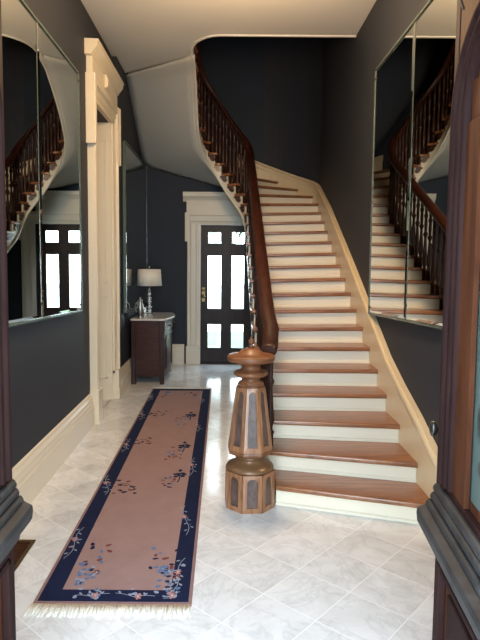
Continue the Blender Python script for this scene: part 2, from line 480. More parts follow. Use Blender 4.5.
# wall skirt
def skh(n):
    return .30 if n < 14 else .30 - .11 * min(1, (n - 14) / 5)
def outw(n, k=0.):
    x, y = pout(n)
    if n <= 17: return (XW - .003 - k, y)
    d = Vector((x - .42, (y - 7.93)))
    d.normalize(); return (x + d.x * (.02 - k), y + d.y * (.02 - k))
bm = BM(); ns = nsteps(.35, 21.6, 3)
for a, b in zip(ns, ns[1:]):
    a0, b0, a1, b1 = outw(a), outw(b), outw(a, .036), outw(b, .036)
    la, lb = max(0, a * RISE - .22), max(0, b * RISE - .22)
    ha, hb = a * RISE + tilt(a) + skh(a), b * RISE + tilt(b) + skh(b)
    hexa(bm, [(*a1, la), (*b1, lb), (*b0, lb), (*a0, la), (*a1, ha), (*b1, hb), (*b0, hb), (*a0, ha)])
obj('wall_skirt', bm, 'skirt', stair)
bm = BM()
sweep(bm, [(*outw(n, .018), n * RISE + tilt(n) + skh(n)) for n in ns], [(-.02, -.004), (.035, -.014), (.04, -.03), (.028, -.045), (.024, -.085), (.018, -.10), (-.02, -.10)][::-1])
obj('skirt_cap', bm, 'skirt', stair)

# scroll brackets under the tread ends
def scroll_poly():
    P = []
    for i in range(10):
        a = PI * .5 + i * PI * 1.2 / 9; P.append((.02 + .03 * math.cos(a), -.035 + .03 * math.sin(a)))
    return [(.10, -.002), (.10, -.02), (.07, -.05), (.045, -.055)] + P[::-1]
for k in range(3, 30):
    n0 = k + .05
    a, b = pin(n0, -.012), pin(k + .6, -.012)
    d = unit(a, b); L = min(1.6, max(.75, math.hypot(b[0] - a[0], b[1] - a[1]) / .1))
    bm = BM()
    nrm = (-d[1], d[0])
    pl = [(.0, -.0), (.13, -.0), (.125, -.025), (.10, -.032), (.085, -.055), (.06, -.075), (.025, -.085), (.0, -.07), (-.008, -.045), (.012, -.03)]
    prism(bm, pl, lambda u, v, w: (a[0] + d[0] * u * L + nrm[0] * w, a[1] + d[1] * u * L + nrm[1] * w, k * RISE - .036 + v), -.002, .014)
    obj('tread_bracket', bm, 'bracket', stair)

# ------------------------------------------------------------------ balustrade
RH = .775
bal = thing('balustrade', (.31, 4.0, 0), 'dark mahogany balustrade sweeping up the open side of the stairs', 'balustrade')
bm = BM()
prof = [(-.036, -.034), (-.03, -.05), (.03, -.05), (.036, -.034), (.052, -.02), (.055, .004), (.046, .024), (.024, .036), (0, .04), (-.024, .036), (-.046, .024), (-.055, .004), (-.052, -.02)]
path = [(.285, 3.735, 1.004), (.303, 3.79, 1.012), (.313, 3.85, 1.033), (.319, 3.92, 1.068)]
path += [(*pin(n, .034), n * RISE + RH) for n in nsteps(2.5, 30.5, 4)]
sweep(bm, path, prof, smooth=True)
obj('handrail', bm, 'rail', bal)
def bal_prof(h):
    P = [(.019, 0), (.019, .085), (.024, .09), (.024, .10), (.015, .11), (.013, .125), (.021, .16), (.023, .20), (.018, .26), (.0125, .36), (.011, .40), (.02, .43), (.022, .437), (.02, .444), (.0115, .46), (.014, .52), (.0125, .58), (.018, .60), (.018, .615), (.0125, .63), (.0125, .70)]
    return [(r, z * h / .70) for r, z in P]
cache = {}
for k in range(2, 30):
    for fr in (.22, .72):
        n = k + fr
        if n < 2.2: continue
        h = round((n - k) * RISE + RH - .05, 4)
        x, y = pin(n, .022 if k == 2 else .034)
        if h not in cache:
            bm = BM(); lathe(bm, [(r_ * 1.25, z_) for r_, z_ in bal_prof(h)], 0, 0, 0, 12)
            o = obj('baluster', bm, 'baluster', None); cache[h] = o
        else:
            o = cache[h].copy(); COL.objects.link(o)
        o.parent = bal
        o.location = (x - .31, y - 4.0, k * RISE)

# ------------------------------------------------------------------ newel post
NX, NY = .168, 3.61
nw = thing('newel_post', (NX, NY, 0), 'stout octagonal carved wooden newel post with inset panels and turned cap', 'newel post')
A0 = PI / 8 + R(4) - PI / 2
def octo(z, w):
    r = w / 2 / math.cos(PI / 8)
    return [(NX + r * math.cos(A0 + PI / 4 * i), NY + r * math.sin(A0 + PI / 4 * i), z) for i in range(8)]
def octo_solid(bm, stack):
    rings = [[bm.verts.new(p) for p in octo(z, w)] for z, w in stack]
    for a, b in zip(rings, rings[1:]):
        for i in range(8): bm.faces.new((a[i], a[(i + 1) % 8], b[(i + 1) % 8], b[i]))
    bm.faces.new(rings[0][::-1]); bm.faces.new(rings[-1])
def face_panel(face, z0, w0, z1, w1, inset, mat_frame, parent, lift=.004, arch=True, name='panel'):
    """arched inset panel with a raised frame on an octagon face"""
    c0, c1 = octo(z0, w0), octo(z1, w1)
    a, b, d, c = Vector(c0[face]), Vector(c0[(face + 1) % 8]), Vector(c1[face]), Vector(c1[(face + 1) % 8])
    nrm = (b - a).cross(d - a).normalized()
    ctr = Vector((NX, NY, (z0 + z1) / 2))
    if nrm.dot((a + c) / 2 - ctr) < 0: nrm = -nrm
    def P(u, v, w): return (a.lerp(b, u)).lerp(d.lerp(c, u), v) + nrm * w
    H = (d - a).length; W = (b - a).length
    def ol(iu, iv0, iv1):
        pts = [(iu, iv0), (1 - iu, iv0)]
        rad = (1 - 2 * iu) / 2 * W / H
        top = 1 - iv1
        for i in range(9):
            t = PI * i / 8
            pts.append((.5 + (.5 - iu) * math.cos(t), top - rad + rad * math.sin(t)))
        return pts
    o1, o2 = ol(.0, .0, .0), ol(inset, .035 / H, .02 / H)
    bm = BM()
    # frame: ring between the face outline and the arched opening
    outer = [(0, 0), (1, 0)] + [(1 if math.cos(PI * i / 8) > .01 else (0 if math.cos(PI * i / 8) < -.01 else .5), 1 if 0 < i < 8 else (o2[2][1] if i == 0 else o2[-1][1])) for i in range(9)]
    for i in range(9):
        t = PI * i / 8
        if 0 < i < 8: outer[2 + i] = (.5 + .5 * max(-1, min(1, math.cos(t) * 1.35)), 1)
    n = len(o2); LF = .010
    vo = [bm.verts.new(P(u, v, LF - .003)) for u, v in outer]; vi = [bm.verts.new(P(u, v, LF)) for u, v in o2]
    vb = [bm.verts.new(P(.5 + (u - .5) * .93, v, -.001)) for u, v in o2]; vk = [bm.verts.new(P(u, v, -.001)) for u, v in outer]
    for i in range(n):
        j = (i + 1) % n
        bm.faces.new((vo[i], vo[j], vi[j], vi[i])); bm.faces.new((vi[i], vi[j], vb[j], vb[i])); bm.faces.new((vo[j], vo[i], vk[i], vk[j]))
    fr = obj('panel_frame', bm, mat_frame, parent, recalc=False)
    bm = BM()
    bm.faces.new([bm.verts.new(P(.5 + (u - .5) * .97, v, .0012)) for u, v in o2])
    g = bm.faces[:] if False else list(bm.faces)
    r = bmesh.ops.extrude_face_region(bm, geom=g)
    bmesh.ops.translate(bm, verts=[v for v in r['geom'] if isinstance(v, bmesh.types.BMVert)], vec=-nrm * .003)
    obj(name, bm, 'burl', parent)
bm = BM(); octo_solid(bm, [(0, .300), (.246, .296)])
nb = obj('base', bm, 'newel', nw)
for i in range(8): face_panel(i, .0, .300, .246, .296, .22, 'newelframe', nb, name='inlay_panel')
bm = BM()
lathe(bm, [(.10, .283), (.155, .286), (.158, .296), (.150, .310), (.125, .322), (.100, .335), (.084, .348), (.086, .358), (.10, .366), (.105, .372), (.08, .378), (.06, .392)], NX, NY, -.038, 40)
obj('foot_ring', bm, 'bronze', nw)
bm = BM(); octo_solid(bm, [(.340, .20), (.360, .276), (.372, .284), (.384, .27), (.795, .165), (.805, .172), (.815, .15)])
ns_ = obj('shaft', bm, 'newel', nw)
for i in range(8): face_panel(i, .386, .268, .792, .168, .2, 'newelframe', ns_, name='inlay_panel')
bm = BM()
lathe(bm, [(.05, .805), (.082, .81), (.08, .82), (.062, .832), (.058, .85), (.066, .858), (.10, .864), (.113, .874), (.113, .886), (.10, .896), (.074, .902), (.062, .914), (.062, .932), (.075, .945), (.09, .952), (.05, .958)], NX, NY, 0, 40)
obj('neck_ring', bm, 'newelcap', nw)
bm = BM()
lathe(bm, [(.05, .950), (.12, .953), (.146, .96), (.155, .972), (.155, .990), (.147, .999), (.12, 1.003), (.095, 1.008), (.08, 1.016), (.06, 1.034), (.035, 1.044), (.0, 1.05)], NX, NY, 0, 48)
obj('cap', bm, 'newelcap', nw)
bm = BM()
lathe(bm, [(.02, 1.048), (.022, 1.056), (.011, 1.064), (.016, 1.074), (.021, 1.084), (.016, 1.096), (.006, 1.102), (.007, 1.112), (0, 1.118)], NX, NY, 0, 20)
obj('finial', bm, 'newelcap', nw)

# ------------------------------------------------------------------ baseboards
BBP = [(0, 0), (.045, 0), (.045, .19), (.036, .195), (.036, .225), (.030, .24), (.030, .262), (.018, .285), (.014, .30), (.0, .31)]
def base_profile(bm, fn, a, b):
    prism(bm, BBP, fn, a, b)
bm = BM(); base_profile(bm, lambda u, v, w: (LX + u, w, v), .92, 5.37)
struct('baseboard_left', bm, 'cream', 'tall cream moulded baseboard under the large wall mirror by the doorway', 'baseboard')
bm = BM(); base_profile(bm, lambda u, v, w: (LX + .05 + u, w, v), 6.58, YB)
struct('baseboard_left_far', bm, 'cream', 'short cream baseboard behind the mahogany console', 'baseboard')
bm = BM(); base_profile(bm, lambda u, v, w: (w, YB - u, v), LX + .05, -.645)
struct('baseboard_back', bm, 'creamdoor', 'cream baseboard on the navy wall beside the back door', 'baseboard')

# ------------------------------------------------------------------ cased doorway on the left
dc = thing('trim_doorway', (LX, 5.99, 0), 'tall cream door casing with eared head and cornice on the charcoal wall', 'door casing', kind='structure')
def leg(y0, y1, ear):
    bm = BM()
    # leg with stepped profile in plan
    s = -1 if ear < 0 else 1                     # outer side
    yo, yi = (y0, y1) if s < 0 else (y1, y0)
    d = yi - yo
    pl = [(LX, yo), (LX + .07, yo), (LX + .078, yo + d * .12), (LX + .078, yo + d * .26), (LX + .05, yo + d * .34), (LX + .05, yo + d * .62), (LX + .042, yo + d * .68), (LX + .042, yo + d), (LX, yo + d)]
    prism(bm, pl, lambda u, v, w: (u, v, w), .3, 3.345)
    obj('leg', bm, 'cream', dc)
    bm = BM(); box(bm, LX, LX + .088, min(y0, y1) - (.02 if s < 0 else 0), max(y0, y1) + (.02 if s > 0 else 0), 0, .34)
    box(bm, LX, LX + .094, min(y0, y1) - (.026 if s < 0 else .005), max(y0, y1) + (.026 if s > 0 else .005), 0, .12)
    obj('plinth_block', bm, 'cream', dc, bevel=.006)
    bm = BM()
    if s < 0: box(bm, LX, LX + .084, y0 - .055, y0 + .05, 2.72, 3.345); box(bm, LX, LX + .094, y0 - .06, y0 - .01, 2.70, 3.345)
    else: box(bm, LX, LX + .084, y1 - .05, y1 + .055, 2.72, 3.345); box(bm, LX, LX + .094, y1 + .01, y1 + .06, 2.70, 3.345)
    obj('ear', bm, 'cream', dc, bevel=.006)
leg(5.40, 5.55, -1); leg(6.42, 6.57, 1)
bm = BM()
prism(bm, [(LX, 3.14), (LX + .042, 3.14), (LX + .042, 3.19), (LX + .05, 3.20), (LX + .05, 3.26), (LX + .078, 3.275), (LX + .078, 3.325), (LX + .07, 3.345), (LX, 3.345)], lambda u, v, w: (u, w, v), 5.345, 6.625)
obj('architrave', bm, 'cream', dc)
bm = BM(); box(bm, LX, LX + .06, 5.38, 6.59, 3.345, 3.525)
prism(bm, [(LX + .06, 3.365), (LX + .095, 3.385), (LX + .10, 3.445), (LX + .085, 3.495), (LX + .06, 3.515)], lambda u, v, w: (u, w, v), 5.90, 6.07)
obj('frieze', bm, 'cream', dc, bevel=.004)
bm = BM()
prism(bm, [(LX, 3.505), (LX + .066, 3.505), (LX + .072, 3.525), (LX + .10, 3.56), (LX + .115, 3.58), (LX + .12, 3.615), (LX + .13, 3.625), (LX + .13, 3.64), (LX, 3.645)], lambda u, v, w: (u, w, v), 5.33, 6.64)
obj('cornice', bm, 'cream', dc)
bm = BM()
box(bm, LX - .26, LX + .02, 6.39, 6.425, 0, 3.14); box(bm, LX - .26, LX + .02, 5.545, 5.58, 0, 3.14)
box(bm, LX - .26, LX + .02, 5.58, 6.39, 3.19, 3.145)
obj('jamb', bm, 'cream', dc)
bm = BM()
for z0, z1 in ((.25, 1.2), (1.35, 2.95)):
    box(bm, LX - .22, LX - .205, 6.382, 6.392, z0, z1); box(bm, LX - .05, LX - .035, 6.382, 6.392, z0, z1)
    box(bm, LX - .22, LX - .035, 6.382, 6.392, z0, z0 + .015); box(bm, LX - .22, LX - .035, 6.382, 6.392, z1 - .015, z1)
obj('jamb_moulding', bm, 'cream', dc)

# ------------------------------------------------------------------ back door
bc = thing('trim_back_door', (0, YB, 0), 'pale door casing with eared head and cornice around the glazed back door', 'door casing', kind='structure')
def bleg(xi, xo):
    bm = BM(); d = xo - xi
    pl = [(xi, 0), (xi, .03), (xi + d * .3, .036), (xi + d * .34, .05), (xi + d * .7, .055), (xi + d * .76, .07), (xi + d * .96, .07), (xi + d, .06), (xi + d, 0)]
    prism(bm, pl, lambda u, v, w: (u, YB - v, w), .25, 2.18)
    obj('leg', bm, 'creamdoor', bc)
    bm = BM(); s = 1 if d > 0 else -1
    x0, x1 = sorted((xi, xo + s * .015)); box(bm, x0, x1, YB - .08, YB, 0, .29)
    obj('plinth_block', bm, 'creamdoor', bc, bevel=.005)
    bm = BM(); x0, x1 = sorted((xo - s * .04, xo + s * .035)); box(bm, x0, x1, YB - .078, YB, 1.91, 2.35)
    obj('ear', bm, 'creamdoor', bc, bevel=.005)
bleg(DX0 + .005, -.60); bleg(DX1 - .005, .63)
bm = BM()
prism(bm, [(0, 2.165), (.03, 2.165), (.036, 2.21), (.05, 2.22), (.055, 2.30), (.07, 2.31), (.07, 2.35), (0, 2.35)], lambda u, v, w: (w, YB - u, v), -.635, .66)
obj('architrave', bm, 'creamdoor', bc)
bm = BM(); box(bm, -.61, .40, YB - .045, YB, 2.35, 2.60); obj('frieze', bm, 'creamdoor', bc)
bm = BM()
prism(bm, [(0, 2.52), (.045, 2.52), (.05, 2.545), (.075, 2.58), (.09, 2.60), (.092, 2.635), (.10, 2.64), (.10, 2.66), (0, 2.665)], lambda u, v, w: (w, YB - u, v), -.665, .40)
obj('cornice', bm, 'creamdoor', bc)

dr = thing('door_1', (.015, YB + .07, 0), 'dark wood back door with six glass panes, daylight behind', 'door', kind='structure')
y0, y1 = YB + .05, YB + .10
pan = []
for (xa, xb) in ((-.295, -.062), (.075, .295)):
    for (za, zb) in ((.235, .635), (.855, 1.71), (1.87, 2.075)): pan.append((xa, xb, za, zb))
bm = BM()
xs = [DX0 + .004, -.295, -.062, .075, .295, DX1 - .004]
for a, b in ((0, 1), (2, 3), (4, 5)): box(bm, xs[a], xs[b], y0, y1, .01, DH - .004)
for a, b in ((1, 2), (3, 4)):
    for za, zb in ((.01, .235), (.635, .855), (1.71, 1.87), (2.075, DH - .004)): box(bm, xs[a], xs[b], y0 + .001, y1 - .001, za, zb)
obj('leaf', bm, 'backdoor', dr)
for (xa, xb, za, zb) in pan:
    bm = BM(); w = .014
    for x0, x1, z0, z1 in ((xa, xa + w, za, zb), (xb - w, xb, za, zb), (xa + w, xb - w, za, za + w), (xa + w, xb - w, zb - w, zb)):
        box(bm, x0, x1, y0 - .008, y0 + .012, z0, z1)
    pm = obj('pane_moulding', bm, 'backdoor', dr)
    bm = BM(); box(bm, xa - .001, xb + .001, y0 + .024, y0 + .030, za - .001, zb + .001)
    obj('glass_pane', bm, 'pane', dr)
bm = BM()
box(bm, -.375, -.325, y0 - .006, y0, .98, 1.2)
lathe(bm, [(.012, 0), (.012, .03), (.028, .04), (.03, .055), (.02, .068), (0, .07)], 0, 0, 0, 16)
mt = Matrix.Translation((-.35, y0 - .004, 1.06)) @ Matrix.Rotation(R(90), 4, 'X')
bmesh.ops.transform(bm, matrix=mt, verts=[v for v in bm.verts if v.co.y < .5 and abs(v.co.x) < .1 and v.co.z < .2])
obj('knob', bm, 'brass', dr)
bm = BM(); lathe(bm, [(.024, 0), (.024, .012), (.018, .016), (0, .016)], 0, 0, 0, 16)
bmesh.ops.transform(bm, matrix=Matrix.Translation((-.35, y0, 1.16)) @ Matrix.Rotation(R(90), 4, 'X'), verts=bm.verts)
obj('deadbolt', bm, 'brass', dr)
bm = BM(); box(bm, DX0, DX1, YB - .02, YB + .2, 0, .012)
struct('trim_threshold', bm, 'backdoor', 'dark wooden threshold under the back door', 'threshold')

# ------------------------------------------------------------------ mirrors
def mirror_panel(parent, X, s, y0, y1, zb0, zb1, zt, bev=.028, depth=.005):
    """bevelled pane at x=X facing sign s; bottom height zb0 at y0, zb1 at y1"""
    bm = BM()
    def P(x, y, z): return bm.verts.new((x, y, z))
    zi = lambda y: zb0 + (zb1 - zb0) * (y - y0) / (y1 - y0)
    o = [P(X - s * depth, y0, zi(y0)), P(X - s * depth, y1, zi(y1)), P(X - s * depth, y1, zt), P(X - s * depth, y0, zt)]
    i_ = [P(X, y0 + bev, zi(y0 + bev) + bev * .8), P(X, y1 - bev, zi(y1 - bev) + bev * .8), P(X, y1 - bev, zt - bev * .8), P(X, y0 + bev, zt - bev * .8)]
    b = [P(X - s * (depth + .012), y0, zi(y0)), P(X - s * (depth + .012), y1, zi(y1)), P(X - s * (depth + .012), y1, zt), P(X - s * (depth + .012), y0, zt)]
    bm.faces.new(i_)
    for k in range(4):
        j = (k + 1) % 4
        bm.faces.new((o[k], o[j], i_[j], i_[k])).material_index = 0
        bm.faces.new((b[k], b[j], o[j], o[k])).material_index = 1
    bm.faces.new(b[::-1]).material_index = 1
    return obj('mirror_panel', bm, ['mirror', 'mirrorback'], parent)
def wall_mirror(X, s, wallx, joints, zbot, zt, label):
    y0, y1 = joints[0], joints[-1]
    t = thing('wall_mirror', (wallx, (y0 + y1) / 2, zbot(y1)), label, 'mirror')
    for a, b in zip(joints, joints[1:]):
        mirror_panel(t, X, s, a + .006, b - .006, zbot(a), zbot(b), zt)
    bm = BM()
    xa, xb = X - s * .024, wallx + s * .002
    x0, x1 = sorted((xa, xb))
    prism(bm, [(y0, zbot(y0)), (y1, zbot(y1)), (y1, zt), (y0, zt)], lambda u, v, w: (w, u, v), x0, x1)
    obj('backing', bm, 'dark', t)
    bm = BM()
    for yy in (y0 - .006, y1 - .006):
        x0, x1 = sorted((X - s * .03, X + s * .004)); prism(bm, [(yy, zbot(yy) - .012), (yy + .014, zbot(yy) - .012), (yy + .014, zt + .012), (yy, zt + .012)], lambda u, v, w: (w, u, v), x0, x1)
    for zf in (lambda y: zbot(y) - .014, lambda y: zt):
        x0, x1 = sorted((X - s * .03, X + s * .004)); prism(bm, [(y0, zf(y0)), (y1, zf(y1)), (y1, zf(y1) + .014), (y0, zf(y0) + .014)], lambda u, v, w: (w, u, v), x0, x1)
    for yj in joints[1:-1]:
        x0, x1 = sorted((X - s * .02, X - s * .004)); box(bm, x0, x1, yj - .006, yj + .006, zbot(yj), zt)
    obj('frame', bm, 'mirrorback', t)
    for yy, zz in ((y1 - .03, zbot(y1) + .05), (joints[-2], zbot(joints[-2]) + .1), (y1 - .03, zt - .07)):
        bm = BM()
        lathe(bm, [(0, 0), (.012, .0), (.014, .006), (.006, .012), (0, .013)], 0, 0, 0, 12)
        bmesh.ops.transform(bm, matrix=Matrix.Translation((X - s * .004, yy, zz)) @ Matrix.Rotation(R(90 * s), 4, 'Y'), verts=bm.verts)
        obj('mirror_clip', bm, 'iron', t)
    return t
MX = 1.262
wall_mirror(-MX, 1, LX, [1.80, 2.82, 3.84, 4.89], lambda y: 1.17 - .034 * (y - 4.9), 3.18, 'large panelled wall mirror on the charcoal wall between front door and cased doorway')
wall_mirror(MX, -1, XW, [1.86, 2.88, 3.92, 4.92], lambda y: 1.165 - .04 * (y - 4.92), 3.23, 'large panelled wall mirror above the stair skirt, reflecting the stairs')
wall_mirror(-1.222, 1, LX + .05, [6.86, YB - .03], lambda y: .98, 3.03, 'tall mirror on the wall behind the console and lamp')

# ------------------------------------------------------------------ runner rug
rg = thing('runner_rug', (-.53, 4.7, 0), 'long rose runner rug with navy floral border and ivory fringe', 'rug')
RX0, RX1, RY0, RY1 = -.888, -.148, 2.49, 6.93
def sl(y): return -.0045 * (y - 2.49)          # the runner lies very slightly askew
def rbox(bm, x0, x1, ya, yb, z0, z1):
    hexa(bm, [(x0 + sl(ya), ya, z0), (x1 + sl(ya), ya, z0), (x1 + sl(yb), yb, z0), (x0 + sl(yb), yb, z0), (x0 + sl(ya), ya, z1), (x1 + sl(ya), ya, z1), (x1 + sl(yb), yb, z1), (x0 + sl(yb), yb, z1)])
bm = BM(); rbox(bm, RX0, RX1, RY0, RY1, 0, .009); obj('edge', bm, 'rugedge', rg)
bm = BM(); BORDER = bm; e = .016; w = .092
bx0, bx1, by0, by1 = RX0 + e, RX1 - e, RY0 + e, RY1 - e
rbox(bm, bx0, bx0 + w, by0, by1, .008, .0105); rbox(bm, bx1 - w, bx1, by0, by1, .008, .0105)
rbox(bm, bx0 + w, bx1 - w, by0, by0 + w, .008, .0105); rbox(bm, bx0 + w, bx1 - w, by1 - w, by1, .008, .0105)
FIELD = BM(); rbox(FIELD, bx0 + w, bx1 - w, by0 + w, by1 - w, .008, .0105)
def fringe(y, dirn):
    bm = BM(); x = RX0
    while x < RX1:
        L = random.uniform(.075, .1); dx = random.uniform(-.02, .02)
        tube(bm, [(x + sl(y), y, .004), (x + sl(y) + dx * .5, y + dirn * L * .5, .0045), (x + sl(y) + dx, y + dirn * L, .003)], [.0045, .005, .0038], 5)
        x += .0068
    o = obj('fringe', bm, 'fringe', rg); o['kind'] = 'stuff'
fringe(RY0 + .002, -1); fringe(RY1 - .002, 1)
# woven flowers
FM = ['rugpink', 'f_navy', 'f_blue', 'f_pale', 'f_rust', 'f_pink', 'f_ivory']
ZF = .0107
def leaf(bm, x, y, l, w, a, mi, z=ZF):
    n = 8; vs = []
    for i in range(n):
        t = 2 * PI * i / n; u, v = l / 2 * math.cos(t), w / 2 * math.sin(t) * (1 - .25 * math.cos(t))
        vs.append(bm.verts.new((x + u * math.cos(a) - v * math.sin(a), y + u * math.sin(a) + v * math.cos(a), z + random.uniform(0, .0004))))
    bm.faces.new(vs).material_index = mi + 1
def stem(bm, pts, w, mi):
    for (xa, ya), (xb, yb) in zip(pts, pts[1:]):
        d = unit((xa, ya), (xb, yb)); nx, ny = -d[1] * w / 2, d[0] * w / 2
        bm.faces.new([bm.verts.new(p) for p in ((xa - nx, ya - ny, ZF), (xb - nx, yb - ny, ZF), (xb + nx, yb + ny, ZF), (xa + nx, ya + ny, ZF))]).material_index = mi + 1
def bits(bm, cx, cy, rx, ry, n, mis, s=.03):
    for i in range(n):
        leaf(bm, cx + random.uniform(-rx, rx), cy + random.uniform(-ry, ry), s * random.uniform(.7, 1.5), s * random.uniform(.5, .9), random.uniform(0, PI), random.choice(mis))
def bloom(bm, cx, cy, r, mi, mc):
    for k in range(6):
        a = k * PI / 3 + .3; leaf(bm, cx + r * .6 * math.cos(a), cy + r * 1.0 * math.sin(a), r * 1.1, r * .75, a, mi)
    leaf(bm, cx, cy, r * .7, r * .7, 0, mc)
def spray(bm, cx, cy, ln, a, flower=True):
    pts = [(cx + ln * (t - .5) * math.cos(a) + .018 * math.sin(t * 6), cy + ln * (t - .5) * math.sin(a) + .01 * math.cos(t * 7)) for t in [i / 8 for i in range(9)]]
    stem(bm, pts, .004, 2)
    for i, (x, y) in enumerate(pts[1:-1]):
        s = 1 if i % 2 else -1
        leaf(bm, x + s * .016, y + .012, .026, .011, a + s * .9, 2)
    if flower:
        x, y = pts[5]; bloom(bm, x, y, .018, 4, 5)
def pattern(fn, bm=None): fn(bm or FIELD)
def bush(cx, cy, s):
    def f(bm):
        for k in range(26):
            leaf(bm, cx + random.gauss(0, .03 * s), cy + random.gauss(0, .07 * s), .03 * s, .02 * s, random.uniform(0, PI), random.choice([1, 1, 0, 2]))
        bloom(bm, cx - .03 * s, cy + .10 * s, .02 * s, 1, 2); bloom(bm, cx + .05 * s, cy + .02, .018 * s, 3, 5)
    return f
pattern(bush(-.70, 2.73, 1.0)); pattern(bush(-.285, 2.69, 1.0))
pattern(lambda bm: bits(bm, -.67, 2.92, .08, .14, 11, [0, 3, 3, 1, 0], .032))
pattern(lambda bm: bits(bm, -.34, 2.86, .08, .16, 13, [1, 3, 0, 3, 1], .03))
def plant(cx, cy, s, m=0):
    def f(bm):
        stem(bm, [(cx - .004, cy - .10 * s), (cx + .006, cy - .03 * s), (cx, cy + .06 * s)], .009 * s, m)
        for dx, dy in ((-.026, .01), (.026, .02), (-.012, .065), (.02, .075), (.0, .04), (-.03, .055), (.036, .055)):
            leaf(bm, cx + dx * s, cy + dy * s, .036 * s, .042 * s, random.uniform(0, PI), m)
        leaf(bm, cx + .008, cy + .045 * s, .016 * s, .02 * s, 0, 1)
        leaf(bm, cx, cy + .13 * s, .03 * s, .05 * s, 0, m); bits(bm, cx - .06 * s, cy - .12 * s, .06 * s, .14 * s, 15, [3, 0, 3, 1], .03 * s)
    return f
pattern(plant(-.335, 4.03, 1.0)); pattern(plant(-.35, 4.68, 1.1)); pattern(plant(-.355, 5.65, 1.2)); pattern(plant(-.70, 6.68, .9, 1))
def twig(cx, cy, s):
    def f(bm):
        pts = [(cx - .07 * s + .14 * s * t, cy + .05 * s * math.sin(t * 4)) for t in [i / 6 for i in range(7)]]
        stem(bm, pts, .006, 0); bits(bm, cx, cy, .08 * s, .11 * s, 15, [0, 0, 3, 4], .03 * s)
    return f
pattern(twig(-.70, 3.85, 1.1)); pattern(twig(-.71, 4.85, 1.1)); pattern(twig(-.70, 5.78, 1.2)); pattern(twig(-.42, 6.66, 1.))
for cx, cy, ln, a in ((-.845, 3.05, .36, 1.5), (-.835, 3.87, .36, 1.7), (-.85, 4.73, .36, 1.5), (-.86, 5.70, .4, 1.6), (-.87, 6.46, .36, 1.5),
                      (-.232, 2.72, .34, 1.4), (-.235, 3.34, .40, 1.65), (-.25, 4.24, .40, 1.5), (-.262, 5.33, .4, 1.6), (-.275, 6.40, .4, 1.6),
                      (-.62, 2.552, .16, .1), (-.42, 2.552, .2, -.1), (-.245, 2.55, .1, .6)):
    pattern(lambda bm, q=(cx, cy, ln, a): (spray(bm, *q), bits(bm, q[0], q[1], .03, .06, 5, [2, 4, 1], .02)), BORDER)
obj('field', FIELD, FM, rg, recalc=False)
obj('border', BORDER, ['rugnavy'] + FM[1:], rg, recalc=False)

# ------------------------------------------------------------------ floor register
fr = thing('floor_register', (-1.14, 2.93, 0), 'small wooden floor register set in the marble by the baseboard', 'floor vent')
bm = BM()
vx0, vx1, vy0, vy1 = -1.205, -1.075, 2.72, 3.09; w = .02
for a in ((vx0, vx0 + w, vy0, vy1), (vx1 - w, vx1, vy0, vy1), (vx0 + w, vx1 - w, vy0, vy0 + w), (vx0 + w, vx1 - w, vy1 - w, vy1)): box(bm, *a, 0, .008)
obj('frame', bm, 'brass', fr, bevel=.003)
bm = BM(); box(bm, vx0 + w, vx1 - w, vy0 + w, vy1 - w, 0, .002); obj('duct_opening', bm, 'dark', fr)
bm = BM()
for i in range(9):
    y = vy0 + .045 + i * .036; box(bm, vx0 + w, vx1 - w, y, y + .021, .002, .006)
obj('grille', bm, 'frontflat', fr)

# ------------------------------------------------------------------ console cabinet
cb = thing('console_cabinet', (-1.0, 7.65, 0), 'bow-fronted mahogany console cabinet with pale marble top under the mirror', 'cabinet')
CX0, CY0, CY1 = -1.222, 7.20, 8.12
def bow(y, d=.06, base=-.80): t = (y - CY0) / (CY1 - CY0); return base + d * math.sin(PI * t)
def bowpoly(x0, y0, y1, d, base, n=14): return [(x0, y0)] + [(base + d * math.sin(PI * (y0 + (y1 - y0) * i / n - CY0) / (CY1 - CY0)) if 0 <= (y0 + (y1 - y0) * i / n - CY0) / (CY1 - CY0) <= 1 else base, y0 + (y1 - y0) * i / n) for i in range(n + 1)] + [(x0, y1)]
bm = BM(); prism(bm, bowpoly(CX0, CY0 + .03, CY1 - .03, .06, -.815), lambda u, v, w: (u, v, w), .10, .835)
obj('body', bm, 'console', cb)
bm = BM()
tp = [(CX0 - .005, CY0 - .02), (-.86, CY0 - .02), (-.80, CY0 - .012), (-.765, CY0 + .02)] + [(-.765 + .07 * math.sin(PI * i / 12), CY0 + .02 + (CY1 - CY0 - .04) * i / 12) for i in range(1, 12)] + [(-.765, CY1 - .02), (-.80, CY1 + .012), (-.86, CY1 + .02), (CX0 - .005, CY1 + .02)]
prism(bm, tp, lambda u, v, w: (u, v, w), .835, .862)
obj('marble_top', bm, 'topmarble', cb, bevel=.006)
for (x, y) in ((-.825, CY0 + .025), (-.825, CY1 - .025), (CX0 + .03, CY0 + .025), (CX0 + .03, CY1 - .025)):
    bm = BM(); box(bm, x - .03, x + .03, y - .03, y + .03, 0.0, .834); obj('leg', bm, 'consoled', cb, bevel=.005)
def on_bow(bm, ya, yb, z0, z1, d0, d1, n=8):
    P = [(bow(ya + (yb - ya) * i / n, .06, -.815) + d0, ya + (yb - ya) * i / n) for i in range(n + 1)] + [(bow(yb - (yb - ya) * i / n, .06, -.815) + d1, yb - (yb - ya) * i / n) for i in range(n + 1)]
    prism(bm, P, lambda u, v, w: (u, v, w), z0, z1)
bm = BM(); on_bow(bm, CY0 + .07, CY1 - .07, .69, .815, -.005, .012); dw = obj('drawer', bm, 'console', cb, bevel=.003)
ym = (CY0 + CY1) / 2
